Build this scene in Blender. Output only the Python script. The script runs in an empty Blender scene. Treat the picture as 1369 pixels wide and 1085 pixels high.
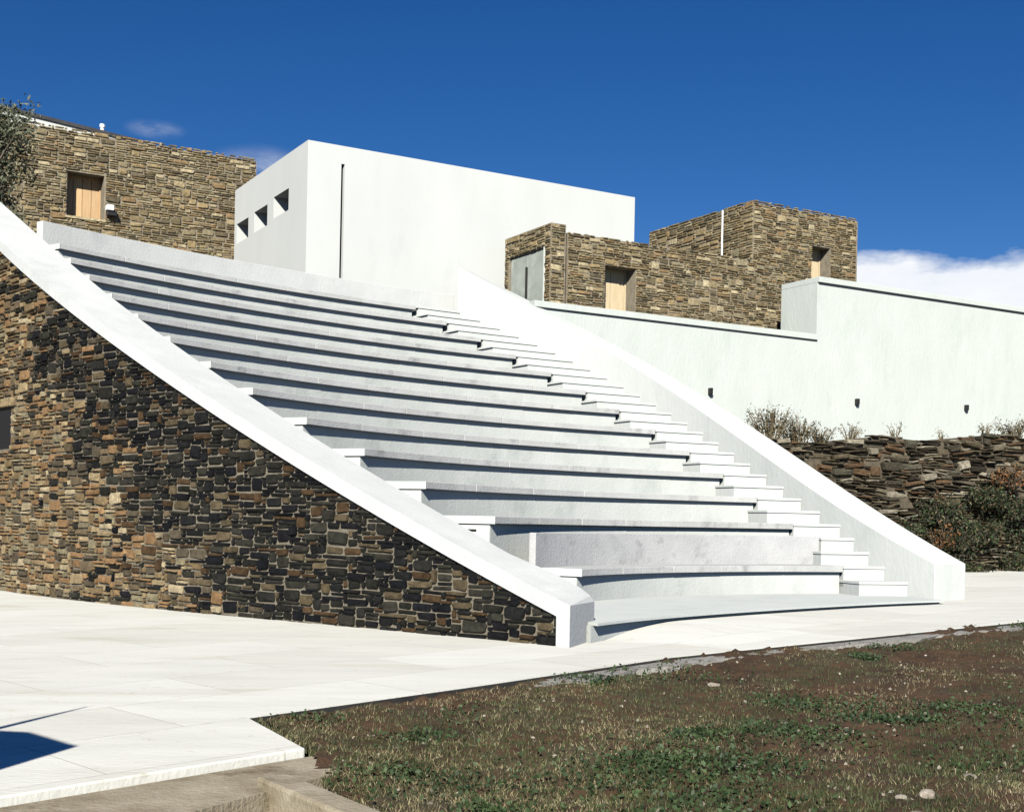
import bpy, bmesh, math, random
import numpy as np
from mathutils import Vector, Matrix

random.seed(7); rng = np.random.default_rng(7)
R_ = math.radians
scene = bpy.context.scene
COL = scene.collection

# ---------------------------------------------------------------- camera
S = 1.1
F, TH, PX, PY = 1703.0, math.atan(0.0202), 684.5, 697.3     # focal length in photo pixels, roll, principal point
EYE = 1.2544 * S
cam_d = bpy.data.cameras.new('camera'); cam = bpy.data.objects.new('camera', cam_d); COL.objects.link(cam)
cam_d.sensor_fit = 'HORIZONTAL'; cam_d.sensor_width = 36; cam_d.lens = 36 * F / 1369
cam_d.shift_y = (PY - 542.5) / 1369
cam_d.clip_start = 0.1; cam_d.clip_end = 20000
cam.matrix_world = Matrix.Translation((0, 0, EYE)) @ Matrix.Rotation(R_(90), 4, 'X') @ Matrix.Rotation(TH, 4, 'Z')
scene.camera = cam

# ---------------------------------------------------------------- light
SUN_EL, SUN_AZ = R_(31.5), R_(187)            # azimuth from +Y, clockwise: the sun stands behind the camera
sun_vec = Vector((math.sin(SUN_AZ) * math.cos(SUN_EL), math.cos(SUN_AZ) * math.cos(SUN_EL), math.sin(SUN_EL)))
sd = bpy.data.lights.new('sun', 'SUN'); sd.energy = 5.0; sd.angle = R_(0.5); sd.color = (1.0, 0.955, 0.87)
so = bpy.data.objects.new('sun', sd); COL.objects.link(so)
so.rotation_euler = sun_vec.to_track_quat('Z', 'Y').to_euler(); so.location = (0, -20, 40)

w = bpy.data.worlds.new('World'); scene.world = w; w.use_nodes = True
nt = w.node_tree; nt.nodes.clear(); N = nt.nodes; L = nt.links
def wn(t, **kw):
    n = N.new(t)
    for k, v in kw.items(): setattr(n, k, v)
    return n
def wmath(op, a, b=None, clamp=False):
    n = wn('ShaderNodeMath', operation=op); n.use_clamp = clamp
    for i, v in enumerate((a, b)):
        if v is None: continue
        if isinstance(v, (int, float)): n.inputs[i].default_value = v
        else: L.new(v, n.inputs[i])
    return n.outputs[0]
sky = wn('ShaderNodeTexSky', sky_type='NISHITA'); sky.sun_disc = False
sky.sun_elevation = SUN_EL; sky.sun_rotation = SUN_AZ
sky.altitude = 1500; sky.air_density = 1.0; sky.dust_density = 0.0; sky.ozone_density = 4.0
tc = wn('ShaderNodeTexCoord'); sep = wn('ShaderNodeSeparateXYZ'); L.new(tc.outputs['Generated'], sep.inputs[0])
hs = wn('ShaderNodeHueSaturation'); hs.inputs['Saturation'].default_value = 1.3; hs.inputs['Hue'].default_value = 0.511; hs.inputs['Value'].default_value = 0.88
L.new(sky.outputs[0], hs.inputs['Color'])
# cloud bank low over the horizon, a few wisps above it
mp = wn('ShaderNodeMapping'); mp.inputs['Scale'].default_value = (1.0, 1.0, 2.6); mp.inputs['Location'].default_value = (0.35, 0.1, 0.0)
L.new(tc.outputs['Generated'], mp.inputs[0])
no = wn('ShaderNodeTexNoise'); no.inputs['Scale'].default_value = 7.0; no.inputs['Detail'].default_value = 8.0; no.inputs['Roughness'].default_value = 0.62
L.new(mp.outputs[0], no.inputs['Vector'])
no2 = wn('ShaderNodeTexNoise'); no2.inputs['Scale'].default_value = 1.6; no2.inputs['Detail'].default_value = 2.0
L.new(mp.outputs[0], no2.inputs['Vector'])
az = wmath('ARCTAN2', sep.outputs[0], sep.outputs[1])
el = sep.outputs[2]
top = wmath('ADD', 0.203, wmath('MULTIPLY', wmath('SUBTRACT', no2.outputs[0], 0.5), 0.05))
top = wmath('ADD', top, wmath('MULTIPLY', wmath('SUBTRACT', no.outputs[0], 0.5), 0.075))
bank = wmath('MULTIPLY', wmath('SUBTRACT', top, el), 60.0, True)
def blob(a0, e0, sa, se, gain):
    da = wmath('DIVIDE', wmath('SUBTRACT', az, a0), sa); de = wmath('DIVIDE', wmath('SUBTRACT', el, e0), se)
    r2 = wmath('ADD', wmath('MULTIPLY', da, da), wmath('MULTIPLY', de, de))
    g = wmath('MAXIMUM', wmath('SUBTRACT', 1.0, r2), 0.0)
    rag = wmath('MULTIPLY', wmath('SUBTRACT', no.outputs[0], 0.36), 3.2, True)
    return wmath('MULTIPLY', wmath('MULTIPLY', wmath('MULTIPLY', g, g), gain), rag, True)
# the bank lies to the right (north-east) only; it thins out along the horizon to both sides
side = wmath('MULTIPLY', wmath('MULTIPLY', wmath('SUBTRACT', az, 0.12), 9.0, True), wmath('MULTIPLY', wmath('SUBTRACT', 1.25, az), 3.0, True))
bank = wmath('MULTIPLY', bank, side)
wis = wmath('ADD', blob(-0.2, 0.245, 0.06, 0.032, 1.5), blob(-0.279, 0.279, 0.026, 0.008, .7), True)
amt = wmath('MAXIMUM', wmath('MULTIPLY', bank, wmath('ADD', 0.62, wmath('MULTIPLY', no.outputs[0], 0.62)), True), wis)
cl = wn('ShaderNodeRGB'); cl.outputs[0].default_value = (11.0, 11.3, 11.7, 1)
mx = wn('ShaderNodeMix', data_type='RGBA'); L.new(amt, mx.inputs[0]); L.new(hs.outputs[0], mx.inputs[6]); L.new(cl.outputs[0], mx.inputs[7])
bg = wn('ShaderNodeBackground'); bg.inputs['Strength'].default_value = 0.05; L.new(mx.outputs[2], bg.inputs[0])
wo = wn('ShaderNodeOutputWorld'); L.new(bg.outputs[0], wo.inputs[0])

vs = scene.view_settings; vs.view_transform = 'Standard'; vs.look = 'None'; vs.exposure = 0.8; vs.gamma = 1.0
vs.use_curve_mapping = False
scene.render.engine = 'CYCLES'; scene.cycles.use_denoising = True; scene.cycles.max_bounces = 6
scene.cycles.diffuse_bounces = 1; scene.cycles.sample_clamp_indirect = 0.035

# ---------------------------------------------------------------- helpers: geometry of the survey
def uv(x, y):
    u, v = x - PX, y - PY
    return (u * math.cos(TH) + v * math.sin(TH)) / F, (-u * math.sin(TH) + v * math.cos(TH)) / F
def onY(x, y, Y):
    u, v = uv(x, y); return Vector((u * Y, Y, EYE - v * Y))
GX, GY, GC = .0143, .0125, -.06 - .0143 * .6 - .0125 * 14.9
def ground(X, Y): return GX * X + GY * Y + GC
def ong(x, y):
    u, v = uv(x, y); Y = (EYE - GC) / (v + GX * u + GY); return Vector((u * Y, Y, EYE - v * Y))
def onplane(x, y, p, n):
    """point where the sight line through (x, y) meets the vertical plane through p with normal n"""
    u, v = uv(x, y); d = Vector((u, 1, -v)); o = Vector((0, 0, EYE))
    t = (Vector(p) - o).dot(n) / d.dot(n); return o + d * t
def oncurve(x, y, P):
    u, v = uv(x, y); q = P[:, 0] - u * P[:, 1]
    for j in range(len(P) - 1):
        if q[j] * q[j + 1] <= 0:
            s = q[j] / (q[j] - q[j + 1]); p = P[j] + s * (P[j + 1] - P[j]); return j + s, EYE - v * p[1]
# every row is an arc; centres step back along the axis so the upper rows are flatter
R1, D12, DD, KK, RR, TT = [v * S for v in (7.6891, 1.75, 1.7886, .1735, .23, .10)]
def cen(i): return (7.7821 * S + .5762 * S * max(i - 1, 0), 13.7113 * S - .5609 * S * max(i - 1, 0))
def rad(i): return R1 + D12 * (i - 1) if i <= 2 else R1 + D12 + DD * (i - 2)
def lev(i): return KK if i == 0 else KK + 2 * RR if i == 1 else KK + 5 * RR + 2 * RR * (i - 2)
def pol(r, a, i=1):
    c = cen(i); return (c[0] + r * math.cos(a), c[1] + r * math.sin(a))

# ---------------------------------------------------------------- helpers: objects
def mesh(name, verts, faces, mat=None, parent=None, smooth=False, bevel=0):
    me = bpy.data.meshes.new(name); me.from_pydata([tuple(v) for v in verts], [], faces)
    bm = bmesh.new(); bm.from_mesh(me); bmesh.ops.recalc_face_normals(bm, faces=bm.faces); bm.to_mesh(me); bm.free()
    if mat: me.materials.append(mat)
    if smooth:
        for p in me.polygons: p.use_smooth = True
    o = bpy.data.objects.new(name, me); COL.objects.link(o); o.parent = parent
    if bevel:
        b = o.modifiers.new('bevel', 'BEVEL'); b.width = bevel; b.segments = 2; b.limit_method = 'ANGLE'; b.angle_limit = R_(40)
    return o
def tag(o, label, cat, group=None):
    o['label'] = label; o['category'] = cat
    if group: o['group'] = group
    return o
def struct(o): o['kind'] = 'structure'; return o
def stuff(o): o['kind'] = 'stuff'; return o
def empty(name, loc=(0, 0, 0)):
    o = bpy.data.objects.new(name, None); COL.objects.link(o); o.location = loc; o.empty_display_size = .3; return o
def prism(name, pts, z0, z1, mat, parent=None, bevel=0):
    """vertical prism over a plan polygon; z0, z1 may be numbers or functions of x, y"""
    f0 = z0 if callable(z0) else (lambda x, y: z0); f1 = z1 if callable(z1) else (lambda x, y: z1)
    n = len(pts); V = [(p[0], p[1], f0(p[0], p[1])) for p in pts] + [(p[0], p[1], f1(p[0], p[1])) for p in pts]
    Fc = [tuple(range(n)), tuple(range(n, 2 * n))] + [(i, (i + 1) % n, n + (i + 1) % n, n + i) for i in range(n)]
    return mesh(name, V, Fc, mat, parent, bevel=bevel)
def obox(name, p, ex, ey, ez, mat, parent=None, bevel=0):
    """box from corner p along three edge vectors"""
    p, ex, ey, ez = map(Vector, (p, ex, ey, ez))
    V = [p + a * ex + b * ey + c * ez for c in (0, 1) for b in (0, 1) for a in (0, 1)]
    return mesh(name, V, [(0, 1, 3, 2), (4, 5, 7, 6), (0, 1, 5, 4), (2, 3, 7, 6), (0, 2, 6, 4), (1, 3, 7, 5)], mat, parent, bevel=bevel)
def arc(name, i, ra, rb, a0, a1, z0, z1, mat, parent=None, bevel=0, step=.02):
    n = max(1, int(abs(a1 - a0) / step)); V = []; Fc = []
    for j in range(n + 1):
        a = a0 + (a1 - a0) * j / n
        for r, z in ((ra, z0), (rb, z0), (rb, z1), (ra, z1)): V.append((*pol(r, a, i), z))
    for j in range(n):
        b = 4 * j
        for k in range(4): Fc.append((b + k, b + (k + 1) % 4, b + 4 + (k + 1) % 4, b + 4 + k))
    Fc += [(0, 1, 2, 3), (4 * n, 4 * n + 1, 4 * n + 2, 4 * n + 3)]
    return mesh(name, V, Fc, mat, parent, bevel=bevel)

# ---------------------------------------------------------------- materials
def material(name, c1, c2=None, scale=3.0, rough=.85, detail=6.0, bump=.3, bscale=30.0, c3=None, s3=.6, t3=(.55, .7), rand=0.0, stretch=None, spec=.3):
    m = bpy.data.materials.new(name); m.use_nodes = True; n = m.node_tree.nodes; l = m.node_tree.links
    b = n['Principled BSDF']; b.inputs['Roughness'].default_value = rough; b.inputs['Specular IOR Level'].default_value = spec
    t = n.new('ShaderNodeTexCoord'); co = t.outputs['Object']
    g = n.new('ShaderNodeNewGeometry'); co = g.outputs['Position']
    if stretch:
        mpn = n.new('ShaderNodeMapping'); mpn.inputs['Scale'].default_value = stretch; l.new(co, mpn.inputs[0]); co = mpn.outputs[0]
    def noise(s, d=detail, r=.6):
        x = n.new('ShaderNodeTexNoise'); x.inputs['Scale'].default_value = s; x.inputs['Detail'].default_value = d; x.inputs['Roughness'].default_value = r
        l.new(co, x.inputs['Vector']); return x.outputs[0]
    c2 = c2 or c1
    rmp = n.new('ShaderNodeValToRGB'); rmp.color_ramp.elements[0].position = .32; rmp.color_ramp.elements[1].position = .68
    rmp.color_ramp.elements[0].color = (*c1, 1); rmp.color_ramp.elements[1].color = (*c2, 1)
    l.new(noise(scale), rmp.inputs[0]); out = rmp.outputs[0]
    if c3:
        r3 = n.new('ShaderNodeValToRGB'); r3.color_ramp.elements[0].position = t3[0]; r3.color_ramp.elements[1].position = t3[1]
        l.new(noise(s3, 5, .65), r3.inputs[0])
        mx = n.new('ShaderNodeMix'); mx.data_type = 'RGBA'; l.new(r3.outputs[0], mx.inputs[0]); l.new(out, mx.inputs[6]); mx.inputs[7].default_value = (*c3, 1); out = mx.outputs[2]
    if rand:
        oi = n.new('ShaderNodeObjectInfo'); ad = n.new('ShaderNodeMath'); ad.operation = 'ADD'
        l.new(oi.outputs['Random'], ad.inputs[0]); l.new(g.outputs['Random Per Island'], ad.inputs[1])
        fr = n.new('ShaderNodeMath'); fr.operation = 'FRACT'; l.new(ad.outputs[0], fr.inputs[0])
        ml = n.new('ShaderNodeMapRange'); ml.inputs['To Min'].default_value = 1 - rand; ml.inputs['To Max'].default_value = 1 + rand; l.new(fr.outputs[0], ml.inputs[0])
        h = n.new('ShaderNodeHueSaturation'); l.new(ml.outputs[0], h.inputs['Value']); l.new(out, h.inputs['Color']); out = h.outputs[0]
    l.new(out, b.inputs['Base Color'])
    if bump:
        bp = n.new('ShaderNodeBump'); bp.inputs['Strength'].default_value = bump; bp.inputs['Distance'].default_value = .02
        l.new(noise(bscale, 4), bp.inputs['Height']); l.new(bp.outputs[0], b.inputs['Normal'])
    return m
def flat(name, c, rough=.6, metal=0, spec=.4):
    m = bpy.data.materials.new(name); m.use_nodes = True; b = m.node_tree.nodes['Principled BSDF']
    b.inputs['Base Color'].default_value = (*c, 1); b.inputs['Roughness'].default_value = rough; b.inputs['Metallic'].default_value = metal
    b.inputs['Specular IOR Level'].default_value = spec; return m

M_white = material('lime_plaster', (.505, .535, .508), (.55, .575, .547), 1.2, .9, bump=.3, bscale=12, c3=(.435, .465, .44), s3=1.1, t3=(.56, .8), stretch=(1, 1, .5))
M_box = material('white_paint', (.47, .49, .476), (.50, .517, .505), .8, .9, bump=.12, bscale=20, c3=(.425, .45, .435), s3=.9, t3=(.58, .85), stretch=(1, 1, .4))
M_ret = material('mint_plaster', (.445, .483, .455), (.48, .517, .49), 1.6, .9, bump=.4, bscale=12, c3=(.385, .428, .398), s3=1.1, t3=(.56, .85), stretch=(1, 1, .4))
M_seat = material('seat_concrete', (.39, .397, .385), (.47, .477, .465), 2.2, .9, bump=.4, bscale=28, c3=(.22, .22, .22), s3=1.6, t3=(.56, .74), rand=.06)
M_back = material('backrest_concrete', (.38, .385, .385), (.45, .455, .45), 2.4, .9, bump=.4, bscale=24, c3=(.27, .27, .275), s3=2.2, t3=(.55, .72))
M_riser = material('riser_concrete', (.44, .468, .443), (.50, .522, .497), 2.0, .9, bump=.3, bscale=22, c3=(.34, .37, .35), s3=.9, t3=(.55, .75))
M_cope = material('coping_plaster', (.47, .485, .475), (.53, .545, .53), 1.5, .9, bump=.3, bscale=18, c3=(.42, .44, .43), s3=.8, t3=(.55, .75))
M_pave = material('paving_screed', (.60, .60, .55), (.70, .70, .645), 1.1, .85, bump=.3, bscale=16, c3=(.47, .445, .37), s3=.55, t3=(.55, .78), stretch=(.5, 2.2, 1))
def add_joints(m, bw, bh, rot, dark):
    n = m.node_tree.nodes; l = m.node_tree.links; b = n['Principled BSDF']; src = b.inputs['Base Color'].links[0].from_socket
    g = n.new('ShaderNodeNewGeometry'); mp_ = n.new('ShaderNodeMapping'); mp_.inputs['Rotation'].default_value = (0, 0, rot); l.new(g.outputs['Position'], mp_.inputs[0])
    br_ = n.new('ShaderNodeTexBrick'); br_.inputs['Scale'].default_value = 1.0; br_.inputs['Brick Width'].default_value = bw; br_.inputs['Row Height'].default_value = bh
    br_.inputs['Mortar Size'].default_value = .006; br_.inputs['Mortar Smooth'].default_value = .3; l.new(mp_.outputs[0], br_.inputs['Vector'])
    br_.inputs['Color1'].default_value = (1, 1, 1, 1); br_.inputs['Color2'].default_value = (.90, .893, .87, 1); br_.inputs['Mortar'].default_value = (dark, dark * .97, dark * .9, 1)
    mu = n.new('ShaderNodeMix'); mu.data_type = 'RGBA'; mu.blend_type = 'MULTIPLY'; mu.inputs[0].default_value = 1; l.new(src, mu.inputs[6]); l.new(br_.outputs[0], mu.inputs[7])
    sp = n.new('ShaderNodeTexNoise'); sp.inputs['Scale'].default_value = 9; sp.inputs['Detail'].default_value = 7; sp.inputs['Roughness'].default_value = .75; l.new(g.outputs['Position'], sp.inputs['Vector'])
    rp = n.new('ShaderNodeValToRGB'); rp.color_ramp.elements[0].position = .60; rp.color_ramp.elements[1].position = .78; l.new(sp.outputs[0], rp.inputs[0])
    mu2 = n.new('ShaderNodeMix'); mu2.data_type = 'RGBA'; l.new(rp.outputs[0], mu2.inputs[0]); l.new(mu.outputs[2], mu2.inputs[6]); mu2.inputs[7].default_value = (.36, .33, .26, 1)
    l.new(mu2.outputs[2], b.inputs['Base Color'])
add_joints(M_pave, 2.4, 1.2, R_(-44), .62)
M_edge = material('bitumen_edge', (.018, .018, .018), (.03, .03, .028), 6, .9)
M_grey = material('grey_gravel', (.20, .19, .17), (.34, .33, .30), 9, .95, bump=.8, bscale=60, c3=(.12, .10, .08), s3=3)
M_dirt = material('tan_dirt', (.22, .185, .125), (.34, .30, .22), 3.5, .95, bump=.6, bscale=30, c3=(.15, .12, .075), s3=2.2)
M_soil = material('soil', (.030, .0165, .008), (.078, .043, .021), 2.4, .95, bump=1.0, bscale=22, c3=(.052, .046, .025), s3=.9, t3=(.5, .7))
M_mort = material('mortar', (.16, .138, .10), (.25, .22, .165), 7, .95, bump=.6, bscale=50)
M_mortd = material('dark_mortar', (.105, .09, .066), (.185, .165, .125), 7, .95, bump=.6, bscale=50)
M_mortb = material('joint_earth', (.05, .042, .03), (.11, .09, .062), 7, .95, bump=.6, bscale=50)
M_wood = material('shutter_wood', (.42, .27, .14), (.52, .36, .20), 3, .7, stretch=(6, 6, .6), rand=.1)
M_wood2 = material('pale_board', (.46, .37, .23), (.54, .45, .30), 3, .7, stretch=(5, 5, .6))
M_black = flat('black_metal', (.012, .012, .012), .5)
M_dark = flat('painted_shade', (.006, .006, .007), .7)  # near-black colour standing in for the shade inside openings
M_whitem = flat('white_metal', (.75, .76, .74), .5)
M_door = material('zinc_sheet', (.25, .28, .25), (.36, .39, .35), 2.2, .55, bump=.05, c3=(.42, .45, .40), s3=1.2)
M_frame = flat('door_frame', (.60, .63, .58), .5)
M_glass = flat('dark_glass', (.02, .025, .03), .1, 0, .5)
M_roof = material('slate_roof', (.025, .026, .03), (.05, .05, .055), 5, .8)

def stone_set(prefix, cols):
    return [material(f'{prefix}_{i}', tuple(c * .62 for c in col), tuple(min(1, c * 1.38) for c in col), 11, .92, bump=.7, bscale=26, rand=.16, spec=.08) for i, col in enumerate(cols)]
ST_house = stone_set('schist', [(0.2282, 0.1813, 0.1001), (0.1881, 0.1501, 0.0849), (0.2683, 0.2175, 0.1282), (0.1383, 0.1131, 0.0672), (0.2081, 0.1733, 0.1042), (0.2442, 0.1878, 0.1001), (0.3325, 0.2816, 0.1764), (0.1078, 0.0891, 0.056), (0.2081, 0.1452, 0.0769), (0.1921, 0.1669, 0.1042)])
ST_warm = stone_set('warm_rubble', [(0.1898, 0.1414, 0.0782), (0.1323, 0.0954, 0.0517), (0.2357, 0.1817, 0.1035), (0.1012, 0.077, 0.0471), (0.1725, 0.1058, 0.0529), (0.0633, 0.0517, 0.0356), (0.1552, 0.1334, 0.0828), (0.2012, 0.1288, 0.0655), (0.276, 0.2277, 0.1437)])
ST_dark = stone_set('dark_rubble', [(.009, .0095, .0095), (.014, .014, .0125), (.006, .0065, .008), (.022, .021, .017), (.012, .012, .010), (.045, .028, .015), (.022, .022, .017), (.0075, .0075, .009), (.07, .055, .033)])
ST_terr = stone_set('terrace_stone', [(.075, .062, .04), (.045, .037, .025), (.125, .108, .074), (.028, .024, .018), (.20, .18, .135), (.08, .052, .03), (.06, .056, .04), (.04, .035, .025)])

# ---------------------------------------------------------------- stones
def stone_proto(asp, k):
    """unit stone: outline in x, z from -.5 to .5, back at y = 0, front towards y = -1; corners knocked off unevenly"""
    r = random.Random(k * 31 + int(asp * 10)); cx = .075 / max(asp, 1) ** .5; cz = .10
    pts = []
    for sx, sz in ((-1, -1), (1, -1), (1, 1), (-1, 1)):
        a = cx * r.uniform(.4, 1.9); b = cz * r.uniform(.4, 1.9); dx, dz = r.uniform(0, .07), r.uniform(0, .15)
        p = (sx * (.5 - dx), sz * (.5 - dz - b)); q = (sx * (.5 - dx - a), sz * (.5 - dz))
        pts += [p, q] if sx * sz > 0 else [q, p]
    n = len(pts); V = []
    for dep, sc in ((0, 1.0), (-.70, .99), (-1.0, .87)):
        for i, (x, z) in enumerate(pts):
            jx = r.uniform(-.03, .03) / asp; jz = r.uniform(-.05, .05)
            V.append(((x * (1 - (1 - sc) / asp ** .7) + (jx if dep else 0)), dep * (1 + (r.uniform(-.14, .14) if dep == -1.0 else 0)), z * sc + (jz if dep else 0)))
    V.append((r.uniform(-.1, .1), -1.0 - r.uniform(0, .2), r.uniform(-.1, .1)))
    Fc = []
    for lv in (0, 1):
        for i in range(n): Fc.append((lv * n + i, lv * n + (i + 1) % n, (lv + 1) * n + (i + 1) % n, (lv + 1) * n + i))
    for i in range(n): Fc.append((2 * n + i, 2 * n + (i + 1) % n, 3 * n))
    return np.array(V), Fc
PROTO = {}
for ac, asp in enumerate((1.0, 2.0, 3.6)):
    for k in range(7):
        V, Fc = stone_proto(asp, k)
        me = bpy.data.meshes.new('stone'); me.from_pydata(V.tolist(), [], Fc)
        bm = bmesh.new(); bm.from_mesh(me); bmesh.ops.recalc_face_normals(bm, faces=bm.faces); bm.to_mesh(me); bm.free()
        me.materials.append(ST_house[0]); PROTO[ac, k] = (me, V, Fc)

def rubble(Lw, Hw, cw, ch, ok, big=.16):
    """fill a wall of length Lw, height Hw with uneven stones; ok(s, z) says whether a cell is wall"""
    ns, nz = int(Lw / cw), int(Hw / ch); occ = np.zeros((ns, nz), bool)
    for i in range(ns):
        for j in range(nz):
            if not ok((i + .5) * cw, (j + .5) * ch): occ[i, j] = True
    res = []
    for j in range(nz):
        i = 0
        while i < ns:
            if occ[i, j]: i += 1; continue
            x = random.random()
            hh = 4 if x < big * .08 else 3 if x < big * .42 else 2 if x < big * 1.8 else 1
            ww = random.choice((1, 2, 2, 3, 3, 4, 5, 6)) if hh == 1 else random.choice((1, 2, 3, 4, 4, 5)) if hh == 2 else random.choice((3, 4, 5))
            mw = 0
            while mw < ww and i + mw < ns and not occ[i + mw, j]: mw += 1
            ww = mw
            mh = 1
            while mh < hh and j + mh < nz and not occ[i:i + ww, j + mh].any(): mh += 1
            occ[i:i + ww, j:j + mh] = True
            res.append((i * cw, j * ch, ww * cw, mh * ch)); i += ww
    return res

def lay(parent, stones, frame, pick, joint=.014, proud=(.035, .075), limit=300, weight=None, inset=.03):
    """stones as children of parent: the largest 300 singly, the rest joined into one part.
    frame(s) -> origin (at z = 0), tangent, outward normal; pick(s, z) -> material"""
    order = sorted(range(len(stones)), key=lambda q: -stones[q][2] * stones[q][3] * (weight(stones[q]) if weight else 1))
    solo = set(order[:limit]); V = []; Fc = []; mi = []; mats = []; base = 0
    for q, (s0, z0, ww, hh) in enumerate(stones):
        sw, sh = max(ww - joint * random.uniform(.7, 1.8), .02), max(hh - joint * random.uniform(.7, 1.8), .02)
        sc, zc = s0 + ww / 2 + random.uniform(-.004, .004), z0 + hh / 2 + random.uniform(-.004, .004)
        asp = sw / sh; ac = 0 if asp < 1.5 else 1 if asp < 2.8 else 2
        me, PV, PF = PROTO[ac, random.randrange(7)]
        o, t, n = frame(sc); dep = random.uniform(*proud) + inset
        m = pick(sc, zc); fl = random.choice((-1, 1)); tilt = random.uniform(-.025, .025)
        t = t * fl; x = t * math.cos(tilt) + Vector((0, 0, 1)) * math.sin(tilt); z = Vector((0, 0, 1)) * math.cos(tilt) - t * math.sin(tilt)
        loc = o + Vector((0, 0, zc)) - n * inset
        if q in solo:
            ob = bpy.data.objects.new('stone', me); COL.objects.link(ob); ob.parent = parent
            ob.material_slots[0].link = 'OBJECT'; ob.material_slots[0].material = m
            ob.matrix_local = parent.matrix_world.inverted() @ Matrix(((x.x * sw, -n.x * dep, z.x * sh, loc.x), (x.y * sw, -n.y * dep, z.y * sh, loc.y), (x.z * sw, -n.z * dep, z.z * sh, loc.z), (0, 0, 0, 1)))
        else:
            W = np.outer(PV[:, 0] * sw, x) + np.outer(-PV[:, 1] * dep, n) + np.outer(PV[:, 2] * sh, z) + np.array(loc)
            V.append(W); Fc += [tuple(base + v for v in f) for f in PF]; base += len(W)
            if m not in mats: mats.append(m)
            mi += [mats.index(m)] * len(PF)
    if V:
        ob = own(mesh('small_stones', np.concatenate(V).tolist(), Fc), parent)
        for m in mats: ob.data.materials.append(m)
        ob.data.polygons.foreach_set('material_index', mi); stuff(ob)
def matinv_fix():
    bpy.context.view_layer.update()

# ================================================================ SETTING
# ---- paving
edge = [ong(*p) for p in ((330, 958), (640, 915), (900, 877), (1100, 857), (1369, 830))]
edge = [Vector((e.x, e.y)) for e in edge]
dir_e = (edge[-1] - edge[-2]).normalized(); edge.append(edge[-1] + dir_e * 14)
strip = [ong(330, 958), ong(408, 1000), ong(0, 1065), ong(0, 1010)]
strip = [Vector((p.x, p.y)) for p in strip]
ds = (strip[2] - strip[1]).normalized()
far = strip[0] + (strip[3] - strip[0]).normalized() * 9
pave_poly = [far] + edge + [Vector((22, 40)), Vector((4, 40)), Vector((-2, 26)), Vector((-16, 30)), Vector((-18, 10))]
def gz(dz): return lambda x, y: ground(x, y) + dz
# fine grid clipped to the polygon keeps the screed slightly uneven
def inside(p, poly):
    c = False; n = len(poly); j = n - 1
    for i in range(n):
        a, b = poly[i], poly[j]
        if (a[1] > p[1]) != (b[1] > p[1]) and p[0] < (b[0] - a[0]) * (p[1] - a[1]) / (b[1] - a[1]) + a[0]: c = not c
        j = i
    return c
pv = struct(prism('paving', pave_poly, gz(-.075), gz(0), M_pave))
et = []
for i in range(len(edge) - 1):
    a, b = edge[i], edge[i + 1]; n = max(2, int((b - a).length / .5))
    for k in range(n): et.append(a + (b - a) * k / n)
et.append(edge[-1])
def ribbon(name, pts, w0, w1, z0, z1, mat, parent):
    V = []; Fc = []
    for i, p in enumerate(pts):
        t = (pts[min(i + 1, len(pts) - 1)] - pts[max(i - 1, 0)]).normalized(); n = Vector((t.y, -t.x))
        for w_, z_ in ((w0, z0), (w1, z0), (w1, z1), (w0, z1)):
            q = p + n * w_ * (1 if w_ == w0 else random.uniform(.8, 1.25)); V.append((q.x, q.y, ground(q.x, q.y) + z_))
    for i in range(len(pts) - 1):
        for k in range(4): Fc.append((4 * i + k, 4 * i + (k + 1) % 4, 4 * i + 4 + (k + 1) % 4, 4 * i + 4 + k))
    m = 4 * len(pts) - 4; Fc += [(0, 1, 2, 3), (m, m + 1, m + 2, m + 3)]
    return mesh(name, V, Fc, mat, parent)
ribbon('edge_joint', et, .002, .035, -.16, -.012, M_edge, pv)  # near-black strip along the front edge of the paving
ribbon('footing_strip', et[6:], .036, .30, -.25, -.032, M_grey, pv)
st_poly = [strip[0] + Vector((.012, -.016)), strip[1], strip[1] + ds * 9, far + Vector((.012, -.016))]
ss = prism('paving_strip', st_poly, gz(-.16), gz(.004), M_pave, pv, bevel=.012)
# dirt verge below the strip, then the kerb stone
nv = Vector((-ds.y, ds.x)); nv = nv if nv.y < 0 else -nv
a = strip[1] + nv * .012
prism('dirt_verge', [a + ds * -.06, a + ds * .0, a + ds * 9, a + ds * 9 + nv * 2.5, a + nv * .5 + ds * -.1], gz(-.45), gz(-.055), M_dirt, pv)

# ---- soil field and far ground
def h2(x, y): return .035 * math.sin(1.7 * x + .6 * y) + .03 * math.sin(2.9 * y - 1.1 * x + 1) + .02 * math.sin(5.3 * x + 3.1 * y)
xs = np.linspace(-3, 14, 330); ys = np.linspace(4.0, 23, 330); V = []; Fc = []
_ex = np.array([e.x for e in et]); _ey = np.array([e.y for e in et])
def field(x, y):
    d_ = abs(x - np.interp(y, _ey, _ex)) * .72
    return ground(x, y) + .05 * math.exp(-d_ / .5) - .085 + .5 * h2(x, y) + .012 * math.sin(13 * x + 7 * y) * math.sin(11 * y - 5 * x)
for y in ys:
    for x in xs: V.append((x, y, field(x, y) + random.uniform(-.012, .012) + (random.uniform(.01, .035) if random.random() < .06 else 0)))
n = len(xs)
kq0 = ong(398, 1030); kq1 = ong(520, 1092); kqd = Vector((kq1.x - kq0.x, kq1.y - kq0.y)).normalized()
fpoly = [Vector((kq0.x, kq0.y)) + Vector((.1, .1)), strip[1] + Vector((.06, .1)), strip[0] + Vector((.1, .15))] + [e + Vector((dir_e.y, -dir_e.x)) * -.05 for e in edge[1:]] + [Vector((30, 2)), Vector((30, -6)), Vector((kq0.x, kq0.y)) + kqd * 12]
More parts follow.
